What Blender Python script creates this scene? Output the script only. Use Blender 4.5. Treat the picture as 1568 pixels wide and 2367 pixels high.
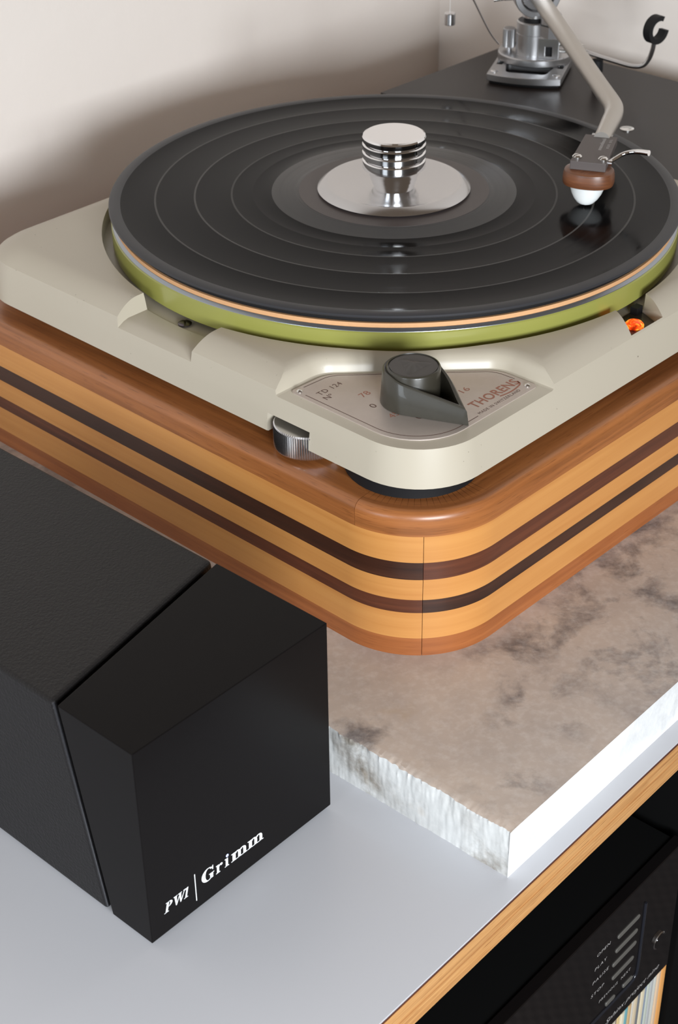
import bpy, bmesh, math, random
from mathutils import Vector, Matrix

# ------------------------------------------------------------------ clear
for o in list(bpy.data.objects):
    bpy.data.objects.remove(o, do_unlink=True)
scene = bpy.context.scene
COL = scene.collection
random.seed(7)
MM = 0.001
ZO = 899.8            # lifts the turntable frame (record top = 0) so the floor is at z = 0
PI = math.pi

def W(x, y, z):
    return Vector((x * MM, y * MM, (z + ZO) * MM))

# ------------------------------------------------------------------ camera
cam_d = bpy.data.cameras.new('camera')
cam = bpy.data.objects.new('camera', cam_d)
COL.objects.link(cam)
CAM_POS = (-611.5, -542.5, 331.9)
yaw, pitch, roll = math.radians(43.792), math.radians(33.303), math.radians(-0.837)
fw = Vector((math.cos(yaw) * math.cos(pitch), math.sin(yaw) * math.cos(pitch), -math.sin(pitch)))
rt = Vector((math.sin(yaw), -math.cos(yaw), 0))
up = rt.cross(fw)
r2 = rt * math.cos(roll) + up * math.sin(roll)
u2 = up * math.cos(roll) - rt * math.sin(roll)
M = Matrix((r2, u2, -fw)).transposed().to_4x4()
M.translation = W(*CAM_POS)
cam.matrix_world = M
cam_d.sensor_fit = 'VERTICAL'
cam_d.sensor_height = 36.0
cam_d.lens = 3771.93 / 2367 * 36.0
cam_d.clip_start = 0.02
cam_d.clip_end = 50
cam_d.dof.use_dof = True
cam_d.dof.focus_distance = 0.72
cam_d.dof.aperture_fstop = 25
scene.camera = cam

# ------------------------------------------------------------------ world and light
world = bpy.data.worlds.new('room_ambience')
scene.world = world
world.use_nodes = True
bg = world.node_tree.nodes['Background']
bg.inputs['Color'].default_value = (1.0, 0.77, 0.58, 1)
bg.inputs['Strength'].default_value = 0.15

def area(name, loc, target, sx, sy, power, color):
    ld = bpy.data.lights.new(name, 'AREA')
    ld.shape = 'RECTANGLE'; ld.size = sx; ld.size_y = sy
    ld.energy = power; ld.color = color
    o = bpy.data.objects.new(name, ld); COL.objects.link(o)
    o.location = loc
    o.rotation_euler = (Vector(target) - Vector(loc)).to_track_quat('-Z', 'Y').to_euler()
    return o
# daylight from a two-pane window on the far side of the room, behind the photographer
AZ = math.radians(237)
WD, WH = 1.25, 0.175          # distance and height above the record
for k, s in enumerate((-1, 1)):
    ctr = Vector((math.cos(AZ) * WD, math.sin(AZ) * WD, 0.9 + WH))
    side = Vector((-math.sin(AZ), math.cos(AZ), 0))
    area('window_daylight', ctr + side * 0.12 * s, (0.0, 0.0, 0.88), 0.20, 0.34, 9.4, (0.90, 0.95, 1.0))
# a second, dimmer window to the left
area('window_daylight', (-1.75, -0.30, 0.9 + 0.22), (0.0, 0.0, 0.85), 0.5, 0.5, 6.2, (0.82, 0.91, 1.0))

vs = scene.view_settings
vs.view_transform = 'Standard'; vs.look = 'None'; vs.gamma = 1.0
vs.use_curve_mapping = False
vs.exposure = 0.0

# ------------------------------------------------------------------ materials
def srgb(r, g, b):
    f = lambda v: (v / 255 / 12.92) if v / 255 <= 0.04045 else ((v / 255 + 0.055) / 1.055) ** 2.4
    return (f(r), f(g), f(b), 1)

class NT:
    def __init__(s, name):
        s.m = bpy.data.materials.new(name); s.m.use_nodes = True
        s.t = s.m.node_tree; s.b = s.t.nodes['Principled BSDF']
    def n(s, typ, **kw):
        nd = s.t.nodes.new(typ)
        for k, v in kw.items():
            if k in nd.inputs.keys(): nd.inputs[k].default_value = v
            else: setattr(nd, k, v)
        return nd
    def l(s, a, b): s.t.links.new(a, b)
    def ramp(s, fac, stops):
        r = s.n('ShaderNodeValToRGB')
        e = r.color_ramp.elements
        while len(e) < len(stops): e.new(0.5)
        for el, (p, c) in zip(e, stops):
            el.position = p; el.color = c
        s.l(fac, r.inputs['Fac'])
        return r.outputs['Color']
    def mix(s, fac, a, b, mode='MIX'):
        x = s.n('ShaderNodeMix', data_type='RGBA', blend_type=mode)
        for sock, v in ((x.inputs[0], fac), (x.inputs[6], a), (x.inputs[7], b)):
            if hasattr(v, 'is_linked'): s.l(v, sock)
            else: sock.default_value = v
        return x.outputs[2]
    def coord(s, kind='Object', scale=(1, 1, 1), rot=(0, 0, 0)):
        tc = s.n('ShaderNodeTexCoord'); mp = s.n('ShaderNodeMapping')
        mp.inputs['Scale'].default_value = scale; mp.inputs['Rotation'].default_value = rot
        s.l(tc.outputs[kind], mp.inputs['Vector'])
        return mp.outputs['Vector']
    def noise(s, vec, scale, detail=4, rough=0.5, dist=0.0):
        nz = s.n('ShaderNodeTexNoise'); nz.inputs['Scale'].default_value = scale
        nz.inputs['Detail'].default_value = detail; nz.inputs['Roughness'].default_value = rough
        nz.inputs['Distortion'].default_value = dist
        if vec is not None: s.l(vec, nz.inputs['Vector'])
        return nz.outputs['Fac']
    def bump(s, h, strength, dist=0.001):
        bp = s.n('ShaderNodeBump'); bp.inputs['Strength'].default_value = strength
        bp.inputs['Distance'].default_value = dist
        s.l(h, bp.inputs['Height']); s.l(bp.outputs['Normal'], s.b.inputs['Normal'])
    def set(s, **kw):
        names = dict(color='Base Color', rough='Roughness', metal='Metallic', coat='Coat Weight', coat_r='Coat Roughness',
                     spec='Specular IOR Level', aniso='Anisotropic', ior='IOR', sss='Subsurface Weight')
        for k, v in kw.items():
            i = s.b.inputs[names[k]]
            if hasattr(v, 'is_linked'): s.l(v, i)
            else: i.default_value = v
        return s.m

def plain(name, color, rough=0.5, metal=0.0, coat=0.0, bump=None, vary=None, spec=0.5):
    t = NT(name)
    if vary:
        v = t.coord()
        f = t.noise(v, vary[0], 5, 0.6)
        c2 = tuple(min(1, c * vary[1]) for c in color[:3]) + (1,)
        t.set(color=t.mix(f, color, c2))
    else:
        t.set(color=color)
    if bump:
        v = t.coord()
        t.bump(t.noise(v, bump[0], 3, 0.6), bump[1], bump[2])
    return t.set(rough=rough, metal=metal, coat=coat, spec=spec)

def wood(name, base, dark, light, rough=0.32, along=7, across=260, pores=True):
    t = NT(name)
    v = t.coord('UV', (along, across, 1))
    a = t.noise(v, 1.0, 6, 0.6, 0.4)
    v2 = t.coord('UV', (along * 1.6, across * 0.16, 1))
    b = t.noise(v2, 1.0, 3, 0.5, 0.8)
    c = t.ramp(a, [(0.25, dark), (0.55, base), (0.8, light)])
    c = t.mix(t.ramp(b, [(0.3, (0, 0, 0, 1)), (0.75, (0.5, 0.5, 0.5, 1))]), c, light)
    if pores:
        v3 = t.coord('UV', (90, 1500, 1))
        p = t.noise(v3, 1.0, 2, 0.5)
        c = t.mix(t.ramp(p, [(0.60, (0, 0, 0, 1)), (0.72, (0.55, 0.55, 0.55, 1))]), c, dark)
    t.set(color=c, rough=rough, coat=0.25, coat_r=0.25)
    t.bump(a, 0.12, 0.0004)
    return t.m

m_wall = NT('warm_white_plaster')
v = m_wall.coord()
h = m_wall.noise(v, 14, 6, 0.6)
h2 = m_wall.noise(v, 3.2, 2, 0.5)
hh = m_wall.mix(0.5, h, h2)
m_wall.set(color=m_wall.mix(h2, (0.775, 0.715, 0.66, 1), (0.82, 0.76, 0.705, 1)), rough=0.75, spec=0.25)
m_wall.bump(hh, 0.35, 0.006)
m_wall = m_wall.m

m_cream = NT('aged_cream_enamel')
v = m_cream.coord()
f = m_cream.noise(v, 9, 4, 0.6)
spk = m_cream.noise(v, 420, 2, 0.5)
base = m_cream.mix(f, (0.44, 0.395, 0.312, 1), (0.485, 0.435, 0.347, 1))
chip = m_cream.ramp(spk, [(0.76, (0, 0, 0, 1)), (0.79, (1, 1, 1, 1))])
m_cream.set(color=m_cream.mix(chip, base, (0.25, 0.21, 0.16, 1)), rough=0.40, coat=0.16, coat_r=0.25)
m_cream.bump(m_cream.noise(v, 60, 3, 0.5), 0.05, 0.0006)
m_cream = m_cream.m

m_top = wood('mahogany_oiled', srgb(144, 86, 44), srgb(92, 50, 23), srgb(172, 110, 60), 0.38)
m_maple = wood('maple_honey', srgb(194, 134, 72), srgb(182, 120, 60), srgb(202, 144, 80), 0.36, 6, 240, False)
m_dark = wood('wenge_inlay', srgb(52, 29, 20), srgb(34, 18, 13), srgb(74, 42, 28), 0.35, 8, 320)
m_dark2 = wood('rosewood_inlay', srgb(82, 42, 26), srgb(56, 27, 17), srgb(106, 58, 36), 0.35, 8, 320)
m_bottom = wood('mahogany_base', srgb(150, 86, 43), srgb(118, 62, 28), srgb(168, 102, 54), 0.40)
m_ply = wood('plywood_edge', srgb(190, 136, 80), srgb(128, 80, 42), srgb(216, 170, 114), 0.55, 14, 1100)

m_black = plain('black_rubber', (0.007, 0.007, 0.008, 1), 0.6, spec=0.25)
m_void = plain('cabinet_black_interior', (0.003, 0.003, 0.003, 1), 0.8, spec=0.1)  # black interior, taken near-black so the colour also carries the shelf shade
m_board = plain('black_satin_board', (0.022, 0.017, 0.0155, 1), 0.34, vary=(30, 1.3), spec=0.22)
m_chrome = plain('polished_chrome', (0.86, 0.86, 0.87, 1), 0.045, 1.0)
m_satinchrome = plain('satin_chrome', (0.56, 0.555, 0.56, 1), 0.22, 1.0)
m_alu = plain('satin_aluminium', (0.50, 0.50, 0.51, 1), 0.33, 1.0)
m_alu_l = plain('bright_aluminium', (0.66, 0.66, 0.67, 1), 0.25, 1.0)
m_tube = plain('bead_blasted_tube', (0.50, 0.47, 0.43, 1), 0.42, 0.85, bump=(2600, 0.15, 0.0002))
m_screw = plain('nickel_screw', (0.75, 0.74, 0.72, 1), 0.22, 1.0)
m_darkscrew = plain('burnished_screw', (0.16, 0.14, 0.16, 1), 0.30, 1.0)
m_knob = plain('olive_black_bakelite', (0.028, 0.025, 0.018, 1), 0.34, coat=0.2, vary=(180, 1.4))
m_knobcap = plain('grey_bakelite_cap', (0.050, 0.044, 0.039, 1), 0.45)
m_shell = plain('anodised_headshell', (0.105, 0.088, 0.083, 1), 0.50, 0.2)
m_white = plain('white_stone_cartridge', (0.74, 0.76, 0.75, 1), 0.55, vary=(400, 0.9))
m_cwood = wood('cartridge_walnut', srgb(106, 62, 36), srgb(66, 37, 22), srgb(128, 80, 48), 0.45, 30, 600)
m_rim_m = plain('platter_bare_edge', (0.34, 0.37, 0.41, 1), 0.28, 0.9)
m_green = NT('olive_green_platter')
v = m_green.coord()
m_green.set(color=m_green.mix(m_green.noise(v, 16, 3), (0.25, 0.25, 0.055, 1), (0.30, 0.30, 0.075, 1)), rough=0.33, coat=0.2)
m_green = m_green.m
m_cork = plain('tan_cork', (0.66, 0.36, 0.17, 1), 0.7, vary=(600, 0.85))
m_print = plain('brown_print', (0.12, 0.06, 0.045, 1), 0.6)
m_print_r = plain('rust_print', (0.36, 0.15, 0.10, 1), 0.6)
m_print_w = plain('white_print', (0.85, 0.87, 0.88, 1), 0.5)
m_print_s = plain('silver_print', (0.42, 0.40, 0.39, 1), 0.4)

t = NT('brushed_badge_metal')
v = t.coord('Object', (40, 40, 40))
t.set(color=t.mix(t.noise(v, 2, 5, 0.7), (0.52, 0.455, 0.41, 1), (0.62, 0.55, 0.50, 1)), rough=0.42, metal=0.55)
m_badge = t.m

# vinyl: fine concentric grooves as radial relief
def vinyl(name, color, rough, groove, spec=0.28):
    t = NT(name)
    tc = t.n('ShaderNodeTexCoord'); sp = t.n('ShaderNodeSeparateXYZ')
    t.l(tc.outputs['Object'], sp.inputs[0])
    cb = t.n('ShaderNodeCombineXYZ')
    t.l(sp.outputs[0], cb.inputs[0]); t.l(sp.outputs[1], cb.inputs[1])
    ln = t.n('ShaderNodeVectorMath', operation='LENGTH'); t.l(cb.outputs[0], ln.inputs[0])
    nz = t.n('ShaderNodeTexNoise', noise_dimensions='1D')
    nz.inputs['Scale'].default_value = 900; nz.inputs['Detail'].default_value = 4
    t.l(ln.outputs['Value'], nz.inputs['W'])
    nb = t.n('ShaderNodeTexNoise', noise_dimensions='1D')
    nb.inputs['Scale'].default_value = 160; nb.inputs['Detail'].default_value = 3
    t.l(ln.outputs['Value'], nb.inputs['W'])
    t.set(color=color, rough=rough, spec=spec)
    mr = t.n('ShaderNodeMapRange'); mr.inputs[1].default_value = 0.3; mr.inputs[2].default_value = 0.7
    mr.inputs[3].default_value = rough - 0.04; mr.inputs[4].default_value = rough + 0.06
    t.l(nb.outputs['Fac'], mr.inputs[0]); t.l(mr.outputs[0], t.b.inputs['Roughness'])
    if groove:
        t.bump(nz.outputs['Fac'], groove, 0.0004)
    return t.m
m_vinyl = vinyl('vinyl_grooves', (0.005, 0.005, 0.0055, 1), 0.12, 0.008, 0.06)
m_lip = vinyl('vinyl_lip', (0.034, 0.034, 0.038, 1), 0.36, 0.0)  # base colour lightened to stand in for reflection off the raised lip
m_sep = vinyl('vinyl_track_gap', (0.05, 0.048, 0.046, 1), 0.45, 0.0)  # sheen of the track gaps painted as a paler base
m_dead = vinyl('vinyl_runout', (0.034, 0.033, 0.033, 1), 0.30, 0.0)  # paler base imitates the reflection on the run-out
m_label = plain('dark_brown_label', (0.060, 0.047, 0.044, 1), 0.42)

t = NT('white_laminate')
v = t.coord()
t.set(color=t.mix(t.noise(v, 4, 3), (0.53, 0.535, 0.56, 1), (0.565, 0.57, 0.60, 1)), rough=0.33, spec=0.5)
t.bump(t.noise(v, 900, 2, 0.5), 0.05, 0.0002)
m_lam = t.m

def marble(name, base, base2, vein, vein_amt, rough, rust):
    t = NT(name)
    v = t.coord('Object', (1, 1, 1), (0, 0, 0.6))
    a = t.noise(v, 12, 6, 0.62, 0.3)
    b = t.noise(v, 36, 6, 0.64, 0.2)
    b2 = t.noise(v, 15, 3, 0.5, 0.0)
    f = t.noise(v, 300, 3, 0.6)
    c = t.mix(t.ramp(a, [(0.38, (0, 0, 0, 1)), (0.62, (1, 1, 1, 1))]), base, base2)
    vm = t.mix(1.0, t.ramp(b, [(0.47, (0, 0, 0, 1)), (0.63, (1, 1, 1, 1))]), t.ramp(b2, [(0.46, (0.10, 0.10, 0.10, 1)), (0.58, (1, 1, 1, 1))]), 'MULTIPLY')
    vm = t.mix(1.0, vm, (vein_amt, vein_amt, vein_amt, 1), 'MULTIPLY')
    c = t.mix(vm, c, vein)
    c = t.mix(t.ramp(f, [(0.45, (0, 0, 0, 1)), (0.75, (0.16,) * 3 + (1,))]), c, (0.9, 0.88, 0.85, 1))
    if rust:
        v2 = t.coord('Object', (1, 1, 1), (0, 0, -0.4))
        g = t.noise(v2, 30, 3, 0.5)
        c = t.mix(t.ramp(g, [(0.70, (0, 0, 0, 1)), (0.80, (0.4,) * 3 + (1,))]), c, (0.42, 0.26, 0.10, 1))
    t.set(color=c, rough=rough, sss=0.0)
    t.bump(f, 0.08 if rust else 0.35, 0.0006)
    return t.m
m_marble = marble('marble_patina_top', (0.55, 0.45, 0.375, 1), (0.43, 0.36, 0.315, 1), (0.13, 0.115, 0.115, 1), 0.9, 0.34, True)
m_marble_side = marble('marble_cut_side', (0.80, 0.81, 0.80, 1), (0.74, 0.75, 0.75, 1), (0.42, 0.43, 0.44, 1), 0.6, 0.6, False)
m_marble_rough = marble('marble_broken_side', (0.60, 0.61, 0.60, 1), (0.42, 0.42, 0.41, 1), (0.17, 0.14, 0.105, 1), 1.0, 0.8, True)

m_pw_body = plain('black_powder_coat', (0.007, 0.0063, 0.0066, 1), 0.42, bump=(800, 0.45, 0.0008), spec=0.3)
m_pw_face = plain('black_satin_faceplate', (0.005, 0.0042, 0.0042, 1), 0.30, spec=0.10)
m_pw_edge = plain('glint_black_edge', (0.006, 0.006, 0.007, 1), 0.30, vary=(1500, 5))
m_gloss = plain('black_acrylic', (0.006, 0.005, 0.005, 1), 0.05, spec=0.5)
m_button = plain('grey_button', (0.10, 0.095, 0.085, 1), 0.5)
m_amber = NT('amber_neon_glow')
v = m_amber.coord()
m_amber.set(color=(0.9, 0.12, 0.01, 1), rough=0.2)
m_amber.b.inputs['Emission Strength'].default_value = 1.2
cc = m_amber.ramp(m_amber.noise(v, 260, 3, 0.6, 1.0), [(0.36, (0.25, 0.01, 0.0, 1)), (0.48, (0.9, 0.05, 0.005, 1)), (0.60, (1.0, 0.42, 0.04, 1))])
m_amber.l(cc, m_amber.b.inputs['Emission Color'])
m_amber = m_amber.m
m_led = plain('status_light', (0.5, 0.6, 1, 1), 0.3)
m_led.node_tree.nodes['Principled BSDF'].inputs['Emission Color'].default_value = (0.55, 0.62, 1, 1)
m_led.node_tree.nodes['Principled BSDF'].inputs['Emission Strength'].default_value = 0.8

# ------------------------------------------------------------------ mesh building
class MB:
    """collects geometry in millimetres, record top = z 0"""
    def __init__(s): s.v = []; s.f = []; s.m = []; s.uv = {}
    def add(s, verts, faces, mi=0, uvs=None):
        o = len(s.v); s.v += [tuple(p) for p in verts]
        for k, fc in enumerate(faces):
            if uvs is not None: s.uv[len(s.f)] = uvs[k]
            s.f.append([i + o for i in fc]); s.m.append(mi)
        return s
    def box(s, x0, x1, y0, y1, z0, z1, mi=0, T=None):
        P = [(x, y, z) for z in (z0, z1) for y in (y0, y1) for x in (x0, x1)]
        if T: P = [T(*q) for q in P]
        return s.add(P, [(0, 2, 3, 1), (4, 5, 7, 6), (0, 1, 5, 4), (2, 6, 7, 3), (0, 4, 6, 2), (1, 3, 7, 5)], mi)
    def prism(s, poly, z0, z1, mi=0, T=None):
        n = len(poly)
        P = [(x, y, z0) for x, y in poly] + [(x, y, z1) for x, y in poly]
        if T: P = [T(*q) for q in P]
        return s.add(P, [tuple(range(n))[::-1], tuple(range(n, 2 * n))] + [(i, (i + 1) % n, n + (i + 1) % n, n + i) for i in range(n)], mi)
    def rings(s, rings, cap=True, mis=None, closed=True, mi=0):
        n = len(rings[0]); V = [p for r in rings for p in r]; o = len(s.v); s.v += [tuple(p) for p in V]
        for k in range(len(rings) - 1):
            for i in range(n if closed else n - 1):
                j = (i + 1) % n
                s.f.append([o + k * n + i, o + k * n + j, o + (k + 1) * n + j, o + (k + 1) * n + i]); s.m.append(mis[k] if mis else mi)
        if cap:
            s.f.append([o + i for i in range(n)][::-1]); s.m.append(mis[0] if mis else mi)
            s.f.append([o + (len(rings) - 1) * n + i for i in range(n)]); s.m.append(mis[-1] if mis else mi)
        return s
    def lathe(s, prof, cx=0, cy=0, n=64, mis=None, cap=True, T=None, mi=0, knurl=0, kn=None):
        R = []
        for q, (r, z) in enumerate(prof):
            ring = []
            for i in range(n):
                a = 2 * PI * i / n
                rr = r + (knurl if (knurl and i % 2 and (kn is None or q in kn)) else 0)
                p = (cx + rr * math.cos(a), cy + rr * math.sin(a), z)
                ring.append(T(*p) if T else p)
            R.append(ring)
        return s.rings(R, cap, mis, True, mi)
    def tube(s, pts, r, n=14, mi=0, sub=6):
        """round bar along a smoothed path; r may be a list"""
        P = [Vector(p) for p in pts]
        rr = r if isinstance(r, (list, tuple)) else [r] * len(P)
        if sub > 1 and len(P) > 2:
            Q, RR = [], []
            for i in range(len(P) - 1):
                p0 = P[max(i - 1, 0)]; p1 = P[i]; p2 = P[i + 1]; p3 = P[min(i + 2, len(P) - 1)]
                for k in range(sub):
                    u = k / sub
                    Q.append(0.5 * ((2 * p1) + (p2 - p0) * u + (2 * p0 - 5 * p1 + 4 * p2 - p3) * u * u + (3 * p1 - p0 - 3 * p2 + p3) * u ** 3))
                    RR.append(rr[i] * (1 - u) + rr[i + 1] * u)
            Q.append(P[-1]); RR.append(rr[-1]); P, rr = Q, RR
        rings = []; ref = Vector((0, 0, 1))
        for i, p in enumerate(P):
            t = (P[min(i + 1, len(P) - 1)] - P[max(i - 1, 0)]).normalized()
            if abs(t.dot(ref)) > 0.98: ref = Vector((1, 0, 0))
            a = t.cross(ref).normalized(); b = a.cross(t).normalized(); ref = b
            rings.append([tuple(p + (a * math.cos(2 * PI * k / n) + b * math.sin(2 * PI * k / n)) * rr[i]) for k in range(n)])
        return s.rings(rings, True, None, True, mi)

def obj(name, mb, mats, parent=None, smooth=35, label=None, cat=None, group=None, kind=None):
    me = bpy.data.meshes.new(name)
    xs = [p[0] for p in mb.v]; ys = [p[1] for p in mb.v]; zs = [p[2] for p in mb.v]
    ctr = ((min(xs) + max(xs)) / 2, (min(ys) + max(ys)) / 2, min(zs))
    me.from_pydata([((p[0] - ctr[0]) * MM, (p[1] - ctr[1]) * MM, (p[2] - ctr[2]) * MM) for p in mb.v], [], mb.f)
    for m in (mats if isinstance(mats, (list, tuple)) else [mats]): me.materials.append(m)
    me.polygons.foreach_set('material_index', mb.m)
    if mb.uv:
        uvl = me.uv_layers.new(name='UVMap')
        for k, uv in mb.uv.items():
            for li, q in zip(me.polygons[k].loop_indices, uv): uvl.data[li].uv = q
    bm = bmesh.new(); bm.from_mesh(me)
    bmesh.ops.recalc_face_normals(bm, faces=bm.faces)
    bm.to_mesh(me); bm.free()
    if smooth:
        me.polygons.foreach_set('use_smooth', [True] * len(me.polygons))
        me.set_sharp_from_angle(angle=math.radians(smooth))
    o = bpy.data.objects.new(name, me); COL.objects.link(o)
    o.location = W(*ctr)
    return attach(o, parent, label, cat, group, kind)

def attach(o, parent=None, label=None, cat=None, group=None, kind=None):
    if parent is not None:
        o.parent = parent
        q = parent; off = Vector((0, 0, 0))
        while q is not None:
            off += q.location; q = q.parent
        # parents are only ever moved, never turned
        o.location = o.location - off
    if label: o['label'] = label
    if cat: o['category'] = cat
    if group: o['group'] = group
    if kind: o['kind'] = kind
    return o

def empty(name, loc, label=None, cat=None, group=None, parent=None):
    o = bpy.data.objects.new(name, None); COL.objects.link(o)
    o.empty_display_size = 0.02
    o.location = W(*loc)
    return attach(o, parent, label, cat, group)

def boolean(o, cutters):
    for c in cutters:
        md = o.modifiers.new('cut', 'BOOLEAN'); md.operation = 'DIFFERENCE'; md.solver = 'EXACT'; md.object = c
    bpy.context.view_layer.update()
    dg = bpy.context.evaluated_depsgraph_get()
    me = bpy.data.meshes.new_from_object(o.evaluated_get(dg))
    o.modifiers.clear(); o.data = me
    for c in cutters: bpy.data.objects.remove(c, do_unlink=True)

def shade(o, ang=35):
    me = o.data
    me.polygons.foreach_set('use_smooth', [True] * len(me.polygons))
    me.set_sharp_from_angle(angle=math.radians(ang))

def bevel(o, w, seg=2, ang=40):
    b = o.modifiers.new('soft_edges', 'BEVEL'); b.width = w * MM; b.segments = seg
    b.limit_method = 'ANGLE'; b.angle_limit = math.radians(ang); b.harden_normals = False
    return o

def rrect(x0, x1, y0, y1, r, n=12):
    """rounded rectangle, counter-clockwise; r may be four radii starting at (x0,y0)"""
    R = r if isinstance(r, (list, tuple)) else [r] * 4
    out = []
    for (cx, cy, a0, rad) in ((x0 + R[0], y0 + R[0], PI, R[0]), (x1 - R[1], y0 + R[1], 1.5 * PI, R[1]),
                              (x1 - R[2], y1 - R[2], 0, R[2]), (x0 + R[3], y1 - R[3], 0.5 * PI, R[3])):
        for k in range(n + 1):
            a = a0 + 0.5 * PI * k / n
            out.append((cx + rad * math.cos(a), cy + rad * math.sin(a)))
    return out

def rpoly(pts, n=8):
    """polygon with a fillet radius per corner: (x, y, r)"""
    out = []; N = len(pts)
    for i, (x, y, r) in enumerate(pts):
        p = Vector((x, y)); a = Vector(pts[i - 1][:2]) - p; b = Vector(pts[(i + 1) % N][:2]) - p
        if r <= 0: out.append((x, y)); continue
        a.normalize(); b.normalize()
        th = a.angle(b); d = r / math.tan(th / 2)
        c = p + (a + b).normalized() * (r / math.sin(th / 2))
        s = p + a * d - c; e = p + b * d - c
        a0 = math.atan2(s.y, s.x); a1 = math.atan2(e.y, e.x)
        while a1 - a0 > PI: a1 -= 2 * PI
        while a1 - a0 < -PI: a1 += 2 * PI
        for k in range(n + 1):
            q = a0 + (a1 - a0) * k / n
            out.append((c.x + r * math.cos(q), c.y + r * math.sin(q)))
    return out

def text_mb(body, O, ex, ey, width=None, height=None, shear=0.0, bold=0.0, space=1.0):
    """flat lettering: baseline start O, reading direction ex, up direction ey (mm)"""
    cu = bpy.data.curves.new('lettering', 'FONT')
    cu.body = body; cu.size = 1; cu.shear = shear; cu.offset = bold; cu.space_character = space; cu.resolution_u = 3
    to = bpy.data.objects.new('lettering', cu); COL.objects.link(to)
    bpy.context.view_layer.update()
    me = bpy.data.meshes.new_from_object(to.evaluated_get(bpy.context.evaluated_depsgraph_get()))
    bpy.data.objects.remove(to, do_unlink=True)
    vs_ = [v.co.copy() for v in me.vertices]; fs = [list(p.vertices) for p in me.polygons]
    bpy.data.meshes.remove(me)
    x0 = min(v.x for v in vs_); x1 = max(v.x for v in vs_); y1 = max(v.y for v in vs_); y0 = 0
    sx = width / (x1 - x0) if width else None
    sy = height / (y1 - y0) if height else sx
    if sx is None: sx = sy
    O = Vector(O); ex = Vector(ex).normalized(); ey = Vector(ey).normalized()
    mb = MB(); mb.add([tuple(O + ex * ((v.x - x0) * sx) + ey * (v.y * sy)) for v in vs_], fs)
    return mb

def merge(*mbs):
    out = MB()
    for b in mbs:
        o = len(out.v); out.v += b.v
        for k, f in enumerate(b.f):
            out.f.append([i + o for i in f]); out.m.append(b.m[k])
    return out

# ================================================================== SETTING
YAW = math.radians(1.72)      # cabinet and slab stand square to each other, a touch askew to the turntable
cY, sY = math.cos(YAW), math.sin(YAW)
PV = (-231.0, -276.3)
def TT(x, y, z):              # cabinet frame: x along its front from the slab corner, y into the room wall
    return (PV[0] + x * cY - y * sY, PV[1] + x * sY + y * cY, z)

WALL_Y, WALL_X = 238.0, 318.0
TOP = -149.8
FLOOR = -899.8
obj('wall_left', MB().box(-3200, WALL_X + 60, WALL_Y, WALL_Y + 60, FLOOR, 1500), m_wall, kind='structure', smooth=0)
obj('wall_back', MB().box(WALL_X, WALL_X + 60, -330, WALL_Y, FLOOR, 1500), m_wall, kind='structure', smooth=0)
t = NT('grey_brown_carpet')
v = t.coord('Object', (1, 1, 1))
ck = t.n('ShaderNodeTexChecker'); ck.inputs['Scale'].default_value = 130
ck.inputs['Color1'].default_value = (0.20, 0.165, 0.15, 1); ck.inputs['Color2'].default_value = (0.04, 0.033, 0.03, 1)
t.l(v, ck.inputs['Vector'])
t.set(color=t.mix(t.noise(v, 8, 3), ck.outputs['Color'], (0.09, 0.09, 0.095, 1)), rough=0.95, spec=0.1)
t.bump(t.noise(v, 200, 2), 0.6, 0.004)
obj('floor', MB().box(-3200, 3200, -3200, WALL_Y, FLOOR - 40, FLOOR), t.m, kind='structure', smooth=0)

# ---------------------------------------------------------------- cabinet
cab = empty('record_cabinet', TT(-100, 200, FLOOR), 'white topped cabinet with plywood edge and black open shelves', 'cabinet')
def ybk(x): return (WALL_Y - 4 - PV[1] - x * sY) / cY
LX, RX = -620, 540
topm = MB()
yb = 500
topm.box(LX, RX, 0.4, yb, TOP - 0.9, TOP, T=TT)
obj('laminate_top', topm, m_lam, cab, smooth=0)
# plywood core: visible plies as separate strips
plies = [(-0.9, -1.7, m_dark2), (-1.7, -6.2, m_ply), (-6.2, -10.4, m_ply), (-10.4, -14.6, m_ply), (-14.6, -18.7, m_ply)]
for k, (a, b, mt) in enumerate(plies):
    mb = MB(); off = (0.0, 0.0, 0.25, 0.0, 0.2)[k]
    P = [TT(LX, off, TOP + b), TT(RX, off, TOP + b), TT(RX, off, TOP + a), TT(LX, off, TOP + a),
         TT(LX, yb, TOP + b), TT(RX, yb, TOP + b), TT(RX, yb, TOP + a), TT(LX, yb, TOP + a)]
    L = (RX - LX) * MM
    uv_f = [(0 + k * .37, b * MM), (L + k * .37, b * MM), (L + k * .37, a * MM), (k * .37, a * MM)]
    z4 = [(0, 0)] * 4
    mb.add(P, [(0, 1, 2, 3), (5, 4, 7, 6), (4, 0, 3, 7), (1, 5, 6, 2), (3, 2, 6, 7), (4, 5, 1, 0)],
           uvs=[uv_f, z4, z4, z4, z4, [(0, 0), (L, 0), (L, .5), (0, .5)]])
    obj('plywood_ply', mb, mt, cab, smooth=0)
UND = TOP - 18.7
DIV0, DIV1 = 156.0, 174.0
BB = -664.5
obj('back_panel', MB().box(LX, RX, 470, 482, BB, UND, T=TT), m_void, cab, smooth=0)
obj('side_panel', MB().box(LX, LX + 18, 4, 470, BB, UND, T=TT), m_void, cab, smooth=0)
obj('side_panel', MB().box(RX - 18, RX, 4, 470, BB, UND, T=TT), m_void, cab, smooth=0)
obj('divider', MB().box(DIV0, DIV1, 7, 470, BB + 18, UND, T=TT), m_void, cab, smooth=0)
obj('shelf_board', MB().box(LX + 18, DIV0, 22, 470, -331, -329, T=TT), m_void, cab, smooth=0)
obj('bottom_board', MB().box(LX + 18, RX - 18, 7, 470, BB, BB + 18, T=TT), m_void, cab, smooth=0)
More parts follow.
